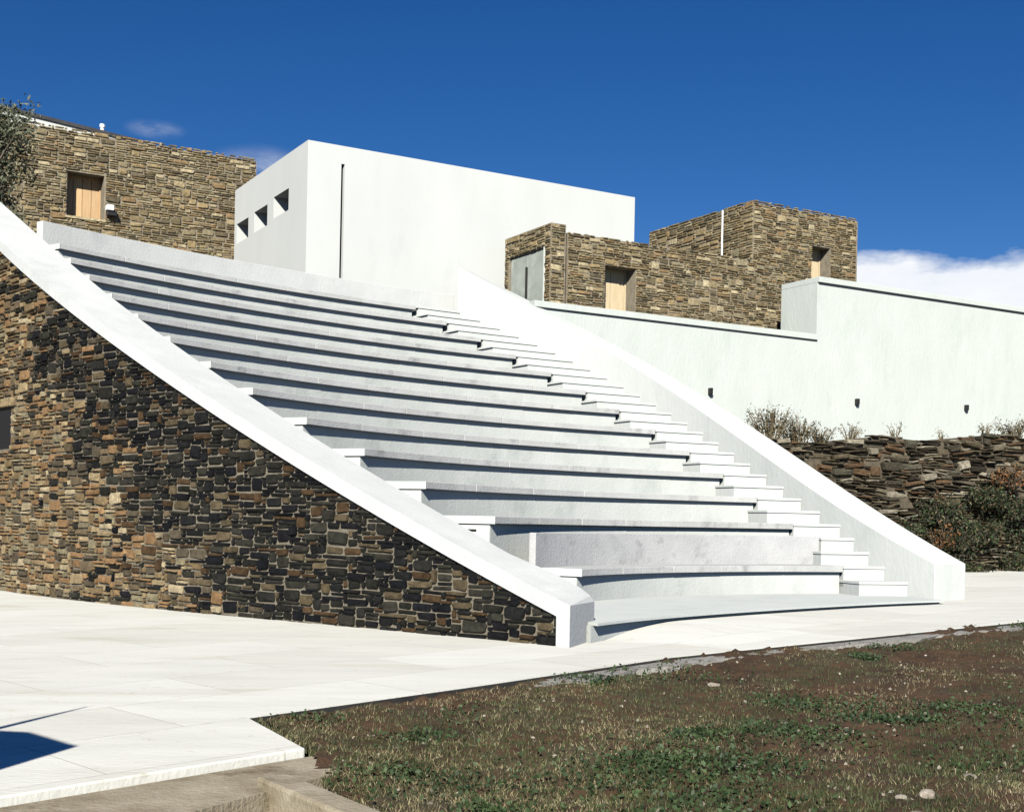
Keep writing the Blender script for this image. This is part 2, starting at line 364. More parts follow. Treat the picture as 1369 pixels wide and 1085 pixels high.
for j in range(n - 1):
    for i in range(n - 1):
        c = ((xs[i] + xs[i + 1]) / 2, (ys[j] + ys[j + 1]) / 2)
        if inside(c, fpoly) and (c[0] - kq0.x) ** 2 + (c[1] - kq0.y) ** 2 > .05: Fc.append((j * n + i, j * n + i + 1, j * n + n + i + 1, j * n + n + i))
soil = struct(mesh('soil_field', V, Fc, M_soil, smooth=True))
Vg = [(-4000, -4000, -.75), (4000, -4000, -.75), (4000, 4000, -.75), (-4000, 4000, -.75)]
struct(mesh('ground', Vg, [(0, 1, 2, 3)], M_soil))

# ================================================================ THEATRE SEATING
LPX = [(780, 770), (664, 695), (572, 645), (490, 600), (413, 557), (341, 519), (285, 484), (231, 450), (188, 418), (153, 392), (123, 366), (98, 345), (83, 324)]
RPX = [(1127, 766), (1060, 710), (1012, 674), (967, 641), (922, 611), (876, 582), (828, 555), (783, 529), (737, 503), (690, 480), (643, 457), (597, 435), (556, 411)]
def circ_angle(x, y, r, i):
    CX, CY = cen(i); u, v = uv(x, y); A = 1 + u * u; B = -2 * (u * CX + CY); c = CX ** 2 + CY ** 2 - r * r
    Y = (-B + math.sqrt(max(B * B - 4 * A * c, 0))) / (2 * A); return math.atan2(Y - CY, u * Y - CX)
AL = {i: circ_angle(*LPX[i - 1], rad(i), i) for i in range(1, 14)}
AR = {i: circ_angle(*RPX[i - 1], rad(i), i) for i in range(1, 14)}
OV = .095
theatre = empty('amphitheatre_seating', (*pol(rad(5), AL[5], 5), 0))
tag(theatre, 'fan of curved pale concrete bench rows rising up the hillside', 'amphitheatre')
matinv_fix()
def own(o, parent):          # parent without moving
    o.parent = parent; o.matrix_parent_inverse = parent.matrix_world.inverted(); return o
bench_roots = []
for i in range(1, 14):
    z = lev(i); zb = lev(i - 1) if i > 1 else KK
    r0 = rad(i); r1 = r0 + 1.42 if i < 13 else r0 + .98
    ris = own(arc('bench_row', i, r0 + OV, r1 + .25, AL[i] + .012 / r0, AR[i] + .002, zb - .25, z - TT - .001, M_riser), theatre)
    # seat slabs, about 1.3 m long, thin joints between
    nb = max(4, round((AL[i] - AR[i]) * r0 / 1.35)); cuts = [AL[i] + (AR[i] - AL[i]) * k / nb for k in range(nb + 1)]
    for k in range(1, nb): cuts[k] += random.uniform(-.012, .012)
    for k in range(nb):
        jn = .0035 / r0
        own(arc('seat_slab', i, r0 + random.uniform(-.004, .004), r1, cuts[k] + (.05 / r0 if k == 0 else -jn), cuts[k + 1] + (jn if k < nb - 1 else 0), z - TT, z + random.uniform(-.003, .003), M_seat, bevel=.008), ris)
    own(arc('end_block', i, r0 + OV + .004, r0 + 1.0, AL[i] + .03 / r0, AL[i] + .0125 / r0, zb - .1, z - TT - .003, M_white), ris)
    own(arc('lit_end_cap', i, r0 - .003, r0 + .95, AL[i] + .062 / r0, AL[i] + .0505 / r0, z - TT - .002, z + .002, M_white), ris)  # thin white cap paints the sunlit slab end brighter
    if i <= 5:      # little recessed light on the row end
        a = AL[i] + .0215 / r0; p = Vector((*pol(r0 + OV + .22, a, i), z - TT - .12)); er = Vector((math.cos(a), math.sin(a), 0)); ta = Vector((-math.sin(a), math.cos(a), 0))
        own(obox('row_light', p - ta * .08, er * .14, ta * .095, Vector((0, 0, .035)), M_black), ris)
# front platform
def onz(x, y, z):
    u, v = uv(x, y); Y = (EYE - z) / v; return (u * Y, Y)
kerb = [onz(x, y, KK) for x, y in ((800, 833), (838, 828), (880, 824), (940, 819.5), (1000, 815), (1060, 811), (1120, 808), (1190, 804.5), (1262, 802))]
kp = np.array(kerb)
def dense(P, n):
    P = np.array(P); t = np.r_[0, np.cumsum(np.linalg.norm(np.diff(P, axis=0), axis=1))]; c = [np.polyfit(t, P[:, k], 4) for k in (0, 1)]
    return [tuple(np.polyval(q, x) for q in c) for x in np.linspace(0, t[-1], n)]
kerb = dense(kerb, 40)
back = [pol(R1 + .45, a, 1) for a in np.linspace(AR[1] - .12, AL[1] + .12, 24)]
def push(P, d):
    out = []
    for j, p in enumerate(P):
        a, b = P[max(j - 1, 0)], P[min(j + 1, len(P) - 1)]; t = Vector((b[0] - a[0], b[1] - a[1])).normalized(); out.append((p[0] - t.y * d, p[1] + t.x * d))
    return out
tail = back + [(-.1, 17.2), (.55, 16.0)]
own(prism('front_platform', kerb + tail, KK - .032, KK, M_white), theatre)
own(prism('platform_base', push(kerb, .09) + tail, -.35, KK - .033, M_riser), theatre)
V = []; Fc = []
for j, (p, q) in enumerate(zip(push(kerb, .12), push(kerb, -1.5))):
    f_ = j / (len(kerb) - 1); h_ = .22 * (1 - min(f_ / .22, 1)) ** 1.5 + .075
    V += [(p[0], p[1], max(KK - h_, ground(*p) - .01)), (q[0], q[1], ground(*q) - .003)]
for j in range(len(kerb) - 1): Fc.append((2 * j, 2 * j + 1, 2 * j + 3, 2 * j + 2))
RAMP = (V, Fc)

# backrest of the first row, and of the topmost row
rb = R1 + .66
bk = own(arc('backrest', 1, rb, rb + .11, circ_angle(716, 735, rb, 1), circ_angle(1095, 735, rb, 1), lev(1) - .02, 1.225, M_back, bevel=.01), theatre)
rb = rad(13) + .72
pa = circ_angle(57, 300, rb, 13); pb = AR[13] - .05
own(arc('backrest', 13, rb, rb + .22, pa, pb, lev(13) - .3, 1.38 + 6.22, M_cope, bevel=.01), theatre)

# ---- stairway
stair = empty('stairway', (6.9, 22.6, KK)); tag(stair, 'narrow flight of white steps between bench ends and the plain white parapet', 'stairs'); matinv_fix()
INR = [(7.45, 22.40), (7.04, 23.1), (6.22, 24.55), (5.73, 25.6), (5.05, 27.2), (2.91, 30.6), (1.78, 32.1), (.35, 33.25), (-1.2, 34.2), (-2.6, 34.9)]
INR = np.array(INR)
def smooth_curve(P, n, deg=4):
    P = np.array(P, float); s = np.r_[0, np.cumsum(np.linalg.norm(np.diff(P, axis=0), axis=1))]; t = np.linspace(0, s[-1], n)
    return np.stack([np.polyval(np.polyfit(s, P[:, c], deg), t) for c in (0, 1)], 1)
INR = smooth_curve(INR, 60)
def angle_of_parapet(r, i):
    c = cen(i); d = np.hypot(INR[:, 0] - c[0], INR[:, 1] - c[1]); j = int(np.argmin(abs(d - r))); return math.atan2(INR[j, 1] - c[1], INR[j, 0] - c[0])
steps = [(1, 1, R1 - .52, AR[1]), (2, 1, R1, AR[1]), (3, 1 + 1 / 3, None, circ_angle(1097, 735, rad(1 + 1 / 3), 1 + 1 / 3)), (4, 1 + 2 / 3, None, circ_angle(1097, 735, rad(1 + 2 / 3), 1 + 2 / 3))]
for i in range(2, 14):
    steps.append((5 + 2 * (i - 2), i, None, AR[i]))
    if i < 13: steps.append((6 + 2 * (i - 2), i + .5, None, circ_angle(RPX[i][0] + 13, RPX[i][1], rad(i + .5), i + .5)))
for nn, ix, r0, a0 in steps:
    r0 = r0 or rad(ix)
    z = KK + nn * RR; a1 = angle_of_parapet(r0, ix) - .25 / r0
    st = own(arc('step', ix, r0, r0 + 1.5, a0 - .0015, a1, z - .05, z, M_white, bevel=.006), stair)
    own(arc('step_riser', ix, r0 + .022, r0 + 1.4, a0 - .003, a1, z - RR - .12, z - .051, M_white), st)

own(mesh('screed_ramp', *RAMP, M_pave, smooth=True), pv)

# ================================================================ LEFT SIDE WALL
base = [ong(*p) for p in ((750, 863), (580, 848), (430, 835), (300, 820), (130, 806), (0, 788))]
Q0 = smooth_curve([(b.x, b.y) for b in base], 60, 3)
Q = np.vstack([Q0[0] - (Q0[1] - Q0[0]) * np.arange(4, 0, -1)[:, None], Q0, Q0[-1] + (Q0[-1] - Q0[-2]) * np.arange(1, 26)[:, None]])
tmp = np.array([[q[0], q[1]] for q in Q])
zs = [oncurve(x, y, Q) for x, y in ((769, 813), (675, 758), (574, 701), (440, 629), (379, 592), (283, 531), (160, 448), (58, 365), (0, 318))]
arcl = np.r_[0, np.cumsum(np.linalg.norm(np.diff(Q, axis=0), axis=1))]
sz = np.array([(np.interp(j, np.arange(len(Q)), arcl), z) for j, z in zs])
pz = np.polyfit(sz[:, 0], sz[:, 1], 3)
S_END = float(np.interp(3.999, np.arange(len(Q)), arcl))       # where the wall begins (pier in front of it)
s_lim = sz[-1, 0]
def ztop(s):
    if s <= s_lim: return float(np.polyval(pz, s))
    sl = float(np.polyval(np.polyder(pz), s_lim)); return float(np.polyval(pz, s_lim)) + sl * (s - s_lim)
def qframe(s):
    x = np.interp(s, arcl, Q[:, 0]); y = np.interp(s, arcl, Q[:, 1])
    a = max(s - .25, 0); b = min(s + .25, arcl[-1])
    t = Vector((np.interp(b, arcl, Q[:, 0]) - np.interp(a, arcl, Q[:, 0]), np.interp(b, arcl, Q[:, 1]) - np.interp(a, arcl, Q[:, 1]), 0)).normalized()
    return Vector((x, y, 0)), t, Vector((-t.y, t.x, 0)) if Vector((-t.y, t.x, 0)).y < 0 else Vector((t.y, -t.x, 0))
wall = empty('side_wall', (base[0].x, base[0].y, ground(base[0].x, base[0].y)))
tag(wall, 'curved dark rubble stone wall with thick white sloping coping, ending in a white pier', 'stone wall'); matinv_fix()
def sweep(name, s0, s1, prof, mat, parent, n=70, bevel=0):
    """prof(s) -> list of (offset outward, z) round the section"""
    V = []; Fc = []; m = None
    for j in range(n + 1):
        s = s0 + (s1 - s0) * j / n; o, t, nn = qframe(s); pr = prof(s); m = len(pr)
        for w_, z_ in pr: V.append((o.x + nn.x * w_, o.y + nn.y * w_, z_))
    for j in range(n):
        for k in range(m): Fc.append((m * j + k, m * j + (k + 1) % m, m * j + m + (k + 1) % m, m * j + m + k))
    Fc += [tuple(range(m)), tuple(range(m * n, m * n + m))]
    ob = mesh(name, V, Fc, mat, None, bevel=bevel); return own(ob, parent)
ZLOW = .205
SP = S_END - .02
sweep('wall_core', SP, arcl[-1], lambda s: [(0, -.5), (0, ztop(s) - ZLOW), (-.16, ztop(s) - ZLOW), (-.16, -.5)], M_mortd, wall)
S_TIP = S_END - .20
def shear(s): return .36 * max(0, 1 - (s - S_TIP) / 2.5) ** 2
INPX = [(798, 808), (658, 728), (568, 677), (434, 597), (342, 530), (283, 494), (232, 460), (188, 426), (150, 400), (106, 361), (66, 330), (30, 295), (0, 263)]
def toimg(p):
    u = p[0] / p[1] * F; v = (EYE - p[2]) / p[1] * F; return PX + u * math.cos(TH) - v * math.sin(TH), PY + u * math.sin(TH) + v * math.cos(TH)
ipx = np.array(INPX[::-1], float)
def width_at(s):
    o, t, nn = qframe(s + shear(s)); best = (1e9, .7)
    for w_ in np.linspace(.25, 1.2, 96):
        x, y = toimg((o.x - nn.x * w_, o.y - nn.y * w_, ztop(s)))
        e_ = abs(np.interp(x, ipx[:, 0], ipx[:, 1]) - y)
        if 2 < x < 797 and e_ < best[0]: best = (e_, w_)
    return best[1] if best[0] < 6 else None
ws = [(q, width_at(q)) for q in np.linspace(S_TIP + .3, s_lim, 40)]; ws = np.array([(a, b) for a, b in ws if b])
pwid = np.polyfit(ws[:, 0], ws[:, 1], 2); print('WIDTH', ws[::6].round(2).tolist(), 'fit', np.polyval(pwid, ws[::6, 0]).round(2))
def cwid(s): return float(np.clip(np.polyval(pwid, min(max(s, ws[0, 0]), ws[-1, 0])), .4, 1.0))
V = []; Fc = []
stn = [S_TIP, S_END - .003, S_END] + [S_END + (arcl[-1] - S_END) * j / 90 for j in range(1, 91)]; n = len(stn) - 1
for j, s_ in enumerate(stn):      # coping with its end turned down into a pier, cut slightly askew
    o, t, nn = qframe(s_); o2, t2, n2 = qframe(s_ + shear(s_)); a = o + nn * .075; b = o2 - n2 * cwid(s_); k_ = max(0, 1 - (s_ - S_TIP) / 1.6) ** 1.5; b = b * (1 - k_) + Vector((1.03, 15.60, 0)) * k_; zl = -.4 if j < 2 else ztop(s_) - ZLOW
    V += [(a.x, a.y, zl), (a.x, a.y, ztop(s_)), (b.x, b.y, ztop(s_)), (b.x, b.y, zl)]
for j in range(n):
    for k in range(4): Fc.append((4 * j + k, 4 * j + (k + 1) % 4, 4 * j + 4 + (k + 1) % 4, 4 * j + 4 + k))
Fc += [(0, 1, 2, 3), (4 * n, 4 * n + 1, 4 * n + 2, 4 * n + 3)]
own(mesh('coping', V, Fc, M_cope, bevel=.01), wall)
# flat panel at the frame's left edge, the opening's shade painted near-black
def s_at(x):
    j, _ = oncurve(x, 700, Q); return float(np.interp(j, np.arange(len(Q)), arcl))
so1 = s_at(12); so0 = so1 + 1.3
_, zo1 = oncurve(6, 545, Q); _, zo0 = oncurve(6, 600, Q)
o, t, nn = qframe(so1 + .65)
own(obox('opening_shade_panel', o - t * .65 + nn * .004 + Vector((0, 0, zo0)), t * 1.3, -nn * .02, Vector((0, 0, zo1 - zo0)), M_dark), wall)
own(obox('lintel', o - t * .85 + nn * -.03 + Vector((0, 0, zo1)), t * 1.7, nn * .11, Vector((0, 0, .16)), ST_warm[2], bevel=.02), wall)
S_VIS = arcl[-1] - .1
zmax = ztop(S_VIS)
def okw(s, z):
    ss_ = S_END + s
    if z - .12 > ztop(ss_) - ZLOW - .02: return False
    return not (so1 - .02 < ss_ < so0 + .05 and zo0 - .03 < z - .12 < zo1 + .17)
sts = rubble(S_VIS - S_END, zmax + .2, .085, .056, okw, .27)
sts = [(s + S_END, z - .12, ww, hh) for s, z, ww, hh in sts]
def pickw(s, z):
    # stone colour is picked by place: pale tan towards the far end, near-black towards the pier and under the coping
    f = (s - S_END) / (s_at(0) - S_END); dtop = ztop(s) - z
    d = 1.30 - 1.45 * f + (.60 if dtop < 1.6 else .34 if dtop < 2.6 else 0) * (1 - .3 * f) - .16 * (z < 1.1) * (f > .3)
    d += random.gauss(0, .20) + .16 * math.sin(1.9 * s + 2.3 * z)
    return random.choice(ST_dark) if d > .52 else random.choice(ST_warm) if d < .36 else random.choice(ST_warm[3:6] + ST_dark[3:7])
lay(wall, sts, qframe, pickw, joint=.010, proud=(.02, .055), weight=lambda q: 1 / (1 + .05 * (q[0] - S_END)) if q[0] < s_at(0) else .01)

# ================================================================ RIGHT PARAPET
def off(P, w_):
    T = np.gradient(P, axis=0); T /= np.linalg.norm(T, axis=1)[:, None]; return P + w_ * np.stack([T[:, 1], -T[:, 0]], 1)
OUT = off(INR, .85)
sil = [(1292, 777), (1199, 703), (1117, 640), (1040, 592), (972, 551), (886, 502), (784, 440), (740, 415), (673, 383), (632, 367)]
arr = np.r_[0, np.cumsum(np.linalg.norm(np.diff(OUT, axis=0), axis=1))]
zz = []
for x, y in sil:
    h = oncurve(x, y, OUT)
    if h: zz.append((np.interp(h[0], np.arange(len(OUT)), arr), h[1]))
zz = np.array(zz); print('PARAPET', zz.round(2).tolist())
pr = np.polyfit(zz[:, 0], zz[:, 1], 3); s_last = zz[-1, 0]
V = []; Fc = []
kmax = int(np.searchsorted(arr, s_last))
P_in = off(INR, 0.0)
for j in range(kmax):
    s = min(arr[j], s_last); zt = float(np.polyval(pr, s)); i_, o_ = P_in[j], OUT[j]
    V += [(i_[0], i_[1], -.3), (i_[0], i_[1], zt), (o_[0], o_[1], zt), (o_[0], o_[1], -.3)]
for j in range(kmax - 1):
    for k in range(4): Fc.append((4 * j + k, 4 * j + (k + 1) % 4, 4 * j + 4 + (k + 1) % 4, 4 * j + 4 + k))
Fc += [(0, 1, 2, 3), (4 * kmax - 4, 4 * kmax - 3, 4 * kmax - 2, 4 * kmax - 1)]
par = mesh('stair_parapet', V, Fc, M_white, bevel=.012)
tag(par, 'plain white plastered parapet sloping down beside the stairs', 'parapet')

# ================================================================ BUILDINGS ON THE TERRACE
D1 = Vector((.867, .498, 0)); D2 = Vector((-.498, .867, 0)); UP = Vector((0, 0, 1))
TZ = 7.15
tp = [(-40, 30), (-16.5, 31.5), (-11.6, 27.0), (-9.7, 27.6), (-6.5, 31.2), (-3.2, 34.6), (-1.5, 35.6), (1.2, 34.9), (18, 44.6), (40, 56), (60, 140), (-60, 140)]
struct(prism('hill_terrace', tp, -1, TZ - .35, M_mortb))

def face_mesh(name, o, t, n, Lw, Hw, holes, depth, mat, parent, back):
    """wall block: front face with real openings; holes = (s0, s1, z0, z1), depth of the reveals; back = thickness"""
    ss_ = sorted({0, Lw, *[h[0] for h in holes], *[h[1] for h in holes]}); zz_ = sorted({0, Hw, *[h[2] for h in holes], *[h[3] for h in holes]})
    V = []; Fc = []
    def P(s, z, d): V.append(o + t * s + UP * z - n * d); return len(V) - 1
    for a, b in zip(ss_, ss_[1:]):
        for c, d in zip(zz_, zz_[1:]):
            if any(h[0] <= a and b <= h[1] and h[2] <= c and d <= h[3] for h in holes): continue
            Fc.append((P(a, c, 0), P(b, c, 0), P(b, d, 0), P(a, d, 0)))
    for a, b, c, d in holes:
        q = [(a, c), (b, c), (b, d), (a, d)]
        for k in range(4): Fc.append((P(*q[k], 0), P(*q[(k + 1) % 4], 0), P(*q[(k + 1) % 4], depth), P(*q[k], depth)))
        Fc.append(tuple(P(*k, depth) for k in q))
    q = [(0, 0), (Lw, 0), (Lw, Hw), (0, Hw)]
    for k in range(4): Fc.append((P(*q[k], 0), P(*q[(k + 1) % 4], 0), P(*q[(k + 1) % 4], back), P(*q[k], back)))
    Fc.append(tuple(P(*k, back) for k in q))
    me = bpy.data.meshes.new(name); me.from_pydata([tuple(v) for v in V], [], Fc)
    bm = bmesh.new(); bm.from_mesh(me); bmesh.ops.remove_doubles(bm, verts=bm.verts, dist=.0005); bmesh.ops.recalc_face_normals(bm, faces=bm.faces); bm.to_mesh(me); bm.free()
    me.materials.append(mat); ob = bpy.data.objects.new(name, me); COL.objects.link(ob)
    return own(ob, parent) if parent else ob
def holes_from(px, o, t, n):
    """opening rectangle on a face from its corners in the survey"""
    x0, x1, y0, y1 = px; a = onplane(x0, y0, o, n); b = onplane(x0, y1, o, n); c = onplane(x1, y0, o, n)
    s0 = (a - o).dot(t); s1 = (c - o).dot(t); return (min(s0, s1), max(s0, s1), b.z - o.z, a.z - o.z)

# ---- white building
BC = onY(412, 187, 34.8); BC_top = BC.z; BC = Vector((BC.x, BC.y, TZ - .6))
HB = BC_top - BC.z
nR = Vector((D1.y, -D1.x, 0)); nL = Vector((-D2.y, D2.x, 0)); nL = nL if nL.x < 0 else -nL
LR = (onplane(849, 263, BC, nR) - BC).dot(D1); LL = (onplane(314.5, 255, BC, nL) - BC).dot(D2)
white = empty('white_building', BC); tag(white, 'tall plain white box building with three small square windows and a dark slit', 'building'); matinv_fix()
wh = [holes_from((366, 386, 262, 292), BC, D2, nL), holes_from((340, 357.5, 281, 311), BC, D2, nL), holes_from((316.5, 332, 300, 326), BC, D2, nL)]
wh = [(a, b, c, c + .62) for a, b, c, d in wh]
t1 = .55
# left face slab, then the body behind it
face_mesh('wall', BC + D1 * 0, D2, nL, LL, HB, wh, .50, M_box, white, t1)
sl = holes_from((456.5, 461, 219, 374), BC, D1, nR)
sl = (sl[0] - t1, sl[1] - t1, sl[2], sl[3])
face_mesh('wall', BC + D1 * t1, D1, nR, LR - t1, HB, [sl], .30, M_box, white, LL)
own(obox('slit_window', BC + D1 * (t1 + sl[0] - .0) + UP * sl[2] - nR * .26, D1 * (sl[1] - sl[0]), -nR * .03, UP * (sl[3] - sl[2]), M_glass), white)
for a, b, c, d in wh:
    own(obox('window_pane', BC + D2 * (a + .05) + UP * (c + .05) - nL * .45, D2 * (b - a - .1), -nL * .03, UP * (d - c - .1), M_box), white)

def stone_house(name, label, cat, corner, t, n, Lw, zt, holes, cells=(.085, .055), back=4.0, z0=TZ - .6, limit=300, side=None):
    o = Vector((corner.x, corner.y, z0)); h = empty(name, o); tag(h, label, cat); matinv_fix(); Hw = zt - z0
    hl = [(a, b, c, d) for a, b, c, d in holes]
    face_mesh('wall', o, t, n, Lw, Hw - .11, hl, .60, M_mort, h, back)
    def ok(s, z):
        if z > Hw - .15 and random.random() < .16: return False
        return z > .45 and not any(a - .01 < s < b + .01 and c - .01 < z < d + .01 for a, b, c, d in hl)
    st_ = rubble(Lw, Hw + random.uniform(-.02, .0), *cells, ok, .13)
    st_ = [(s, z + o.z, ww, hh) for s, z, ww, hh in st_]
    fr = lambda s: (Vector((o.x, o.y, 0)) + t * s, t, n)
    lay(h, st_, fr, lambda s, z: random.choice(ST_house), joint=.014, proud=(.02, .055), limit=limit)
    return h, o
def shutter(h, o, t, n, hole, mat, planks, dep=.50):
    a, b, c, d = hole; fr = own(obox('shutter', o + t * (a + .005) + UP * (c + .004) - n * (dep + .05), t * (b - a - .01), -n * .03, UP * (d - c - .008), mat), h)
    for q0, q1, r0_, r1_ in ((a, b, d - .06, d - .003), (a + .002, a + .05, c + .003, d - .062), (b - .05, b - .002, c + .003, d - .062)):
        own(obox('frame', o + t * q0 + UP * r0_ - n * (dep - .035), t * (q1 - q0), -n * .03, UP * (r1_ - r0_), mat, bevel=.004), fr)
    wd = (b - a - .02) / planks
    for k in range(planks):
        own(obox('plank', o + t * (a + .01 + k * wd + .006) + UP * (c + .01) - n * dep, t * (wd - .012), -n * .048, UP * (d - c - .02), mat, bevel=.004), fr)
    return fr
# ---- left stone house
c0 = onY(343, 212, 41.6); zt = c0.z; n1 = nR
Lw = 14.0; cl_ = Vector((c0.x, c0.y, 0)) - D1 * Lw
hw = holes_from((90, 140, 228, 288), Vector((cl_.x, cl_.y, TZ - .6)), D1, n1)
hA, oA = stone_house('stone_house', 'brown schist house with a plank-shuttered window, beside the leafy tree', 'house', cl_, D1, n1, Lw, zt, [hw], cells=(.095, .07))
shutter(hA, oA, D1, n1, hw, M_wood, 4)
own(obox('window_sill', oA + D1 * (hw[0] - .05) + UP * (hw[2] - .07) + n1 * -.1, D1 * (hw[1] - hw[0] + .1), n1 * .17, UP * .07, ST_house[6]), hA)
# white clerestory with dark roof edge behind the parapet
pA = onplane(30, 152, oA - n1 * 1.5, n1); pB = onplane(196, 190, oA - n1 * 1.5, n1)
V = []
qa = oA - n1 * 1.5; sA = (pA - qa).dot(D1) - 3; sB = (pB - qa).dot(D1)
def roofpt(s, z, d): return qa + D1 * s - n1 * d + UP * (z - qa.z)
zA = pA.z + .35; zB = pB.z
up = own(mesh('clerestory', [roofpt(sA, zt - 1, 0), roofpt(sB, zt - 1, 0), roofpt(sB, zB - .1, 0), roofpt(sA, zA - .1, 0), roofpt(sA, zt - 1, 3), roofpt(sB, zt - 1, 3), roofpt(sB, zB - .1, 3), roofpt(sA, zA - .1, 3)], [(0, 1, 2, 3), (4, 5, 6, 7), (0, 1, 5, 4), (1, 2, 6, 5), (2, 3, 7, 6), (3, 0, 4, 7)], M_box), hA)
own(mesh('roof', [roofpt(s, z, d) for d in (-.06, 3.2) for s, z in ((sA, zA - .11), (sB + .1, zB - .11), (sB + .1, zB - .0), (sA, zA - .0))], [(0, 1, 2, 3), (4, 5, 6, 7), (0, 1, 5, 4), (1, 2, 6, 5), (2, 3, 7, 6), (3, 0, 4, 7)], M_roof), hA)
def tube(name, p, r0, r1, h, mat, parent=None, n=10):
    V = [(p[0] + r * math.cos(k * 2 * math.pi / n), p[1] + r * math.sin(k * 2 * math.pi / n), p[2] + z) for r, z in ((r0, 0), (r1, h)) for k in range(n)]
    ob = mesh(name, V, [tuple(range(n)), tuple(range(n, 2 * n))] + [(k, (k + 1) % n, n + (k + 1) % n, n + k) for k in range(n)], mat)
    return own(ob, parent) if parent else ob
pc = onplane(142, 178, qa, n1); pc = pc - n1 * .6
tube('flue_pipe', (pc.x, pc.y, pc.z - .4), .06, .06, .75, M_whitem, hA); tube('flue_cap', (pc.x, pc.y, pc.z + .33), .085, .085, .10, M_whitem, hA)
# wall lamp
pl_ = onplane(147, 284, oA, n1)
lamp = empty('wall_lamp', pl_); tag(lamp, 'small black and white lamp on the stone wall beside the plank shutter', 'wall lamp'); matinv_fix()
own(obox('lamp_housing', pl_ - D1 * .13 + n1 * .06 - UP * .14, D1 * .28, n1 * .2, UP * .14, M_black, bevel=.01), lamp)
own(obox('lamp_head', pl_ - D1 * .16 + n1 * .06 + UP * .002, D1 * .22, n1 * .26, UP * .17, M_whitem, bevel=.02), lamp)

# ---- middle stone block: long front, short left return with a metal door, narrow pilaster on the corner
k0 = onY(737, 295, 35.2); zt = k0.z; kx = Vector((k0.x, k0.y, 0))
rR = onplane(1015, 336, kx, n1); Lm = (rR - kx).dot(D1)
pw = (onplane(757, 298, kx, n1) - kx).dot(D1)
gap = .12
om = kx + D1 * (pw + gap) - n1 * .10
hm = holes_from((809, 850, 354, 428), Vector((om.x, om.y, TZ - .6)), D1, n1)
hB, oB = stone_house('stone_block', 'low brown schist block with zinc door on its short side and a boarded opening', 'building', om, D1, n1, Lm - pw - gap, zt - .12, [hm], cells=(.09, .066), back=3.0)
shutter(hB, oB, D1, n1, hm, M_wood2, 2, .50)
oP = Vector((kx.x, kx.y, TZ - .6)); Hp = zt - oP.z
LrB = (onplane(676, 319, oP, nL) - oP).dot(D2)
hd = holes_from((681, 728, 333, 420), oP, D2, nL)
zd = (onplane(728, 330, oP, nL)).z - oP.z
hd = (hd[0], hd[1], .2, zd)
face_mesh('side_wall', oP, D2, nL, LrB, Hp - .05, [hd], .14, M_mort, hB, pw)
own(obox('slot_shade', oP + D1 * (pw + .002) - n1 * .35, D1 * (gap - .006), n1 * .02, UP * (Hp - .1), M_dark), hB)  # near-black strip paints the shade inside the gap
fr1 = lambda s: (Vector((oP.x, oP.y, 0)) + D1 * s, D1, n1)
st_ = [(s, z + oP.z, a, b) for s, z, a, b in rubble(pw, Hp, .09, .066, lambda s, z: z > .45, .13)]
fr2 = lambda s: (Vector((oP.x, oP.y, 0)) + D2 * s, D2, nL)
st2 = [(s, z + oP.z, a, b) for s, z, a, b in rubble(LrB, Hp, .09, .066, lambda s, z: z > .45 and not (hd[0] - .05 < s < hd[1] + .03 and hd[2] < z < hd[3] + .02), .13)]
lay(hB, st_, fr1, lambda s, z: random.choice(ST_house), joint=.014, proud=(.02, .05), limit=40)
lay(hB, st2, fr2, lambda s, z: random.choice(ST_house), joint=.014, proud=(.02, .05), limit=40)
dw = hd[1] - hd[0]; dr = own(obox('door', oP + D2 * hd[0] + UP * hd[2] - nL * .09, D2 * dw, -nL * .03, UP * (hd[3] - hd[2]), M_door), hB)
for k in range(2):
    own(obox('door_leaf', oP + D2 * (hd[0] + .06 + k * (dw - .1) / 2) + UP * hd[2] - nL * .05, D2 * ((dw - .1) / 2 - .015), -nL * .036, UP * (hd[3] - hd[2] - .05), M_door, bevel=.004), dr)
own(obox('door_jamb', oP + D2 * (hd[0] - .045) + UP * hd[2] - nL * .06, D2 * .06, nL * .085, UP * (hd[3] - hd[2]), M_frame), dr)
own(obox('handle', oP + D2 * (hd[0] + .06 + (dw - .1) / 2 - .02) + UP * (hd[2] + 1.0) - nL * .045, D2 * .05, nL * .05, UP * .9, M_black), dr)

# ---- rear stone house
k1 = onY(1008, 266, 41.0); zt = k1.z; k1 = Vector((k1.x, k1.y, 0))
Lc = (onplane(1147, 287, k1, n1) - k1).dot(D1)
hc = holes_from((1085, 1110, 328, 392), Vector((k1.x, k1.y, TZ - .6)), D1, n1)
hC, oC = stone_house('stone_tower', 'taller brown schist house with a narrow boarded window and white downpipe', 'house', k1, D1, n1, Lc, zt, [hc], cells=(.09, .066), back=.8)
shutter(hC, oC, D1, n1, hc, M_wood2, 1, .50)
oC2 = Vector((k1.x, k1.y, TZ - .6)); LrC = (onplane(868, 313, oC2, nL) - oC2).dot(D2); LrC = min(LrC, 14)
face_mesh('side_wall', oC2 + D1 * .003 + D2 * .802, D2, nL, LrC - .8, zt - oC2.z - .06, [], .1, M_mort, hC, Lc - .01)
st2 = [(s, z + oC2.z, a, b) for s, z, a, b in rubble(LrC, zt - oC2.z, .115, .08, lambda s, z: z > 1.2, .13)]
lay(hC, st2, lambda s: (Vector((oC2.x, oC2.y, 0)) + D2 * s, D2, nL), lambda s, z: random.choice(ST_house), joint=.014, proud=(.02, .05), limit=150)
pp = onplane(970, 282, oC2, nL); tube('downpipe', ((pp + nL * .12).x, (pp + nL * .12).y, TZ), .03, .03, pp.z - TZ, M_whitem, hC)

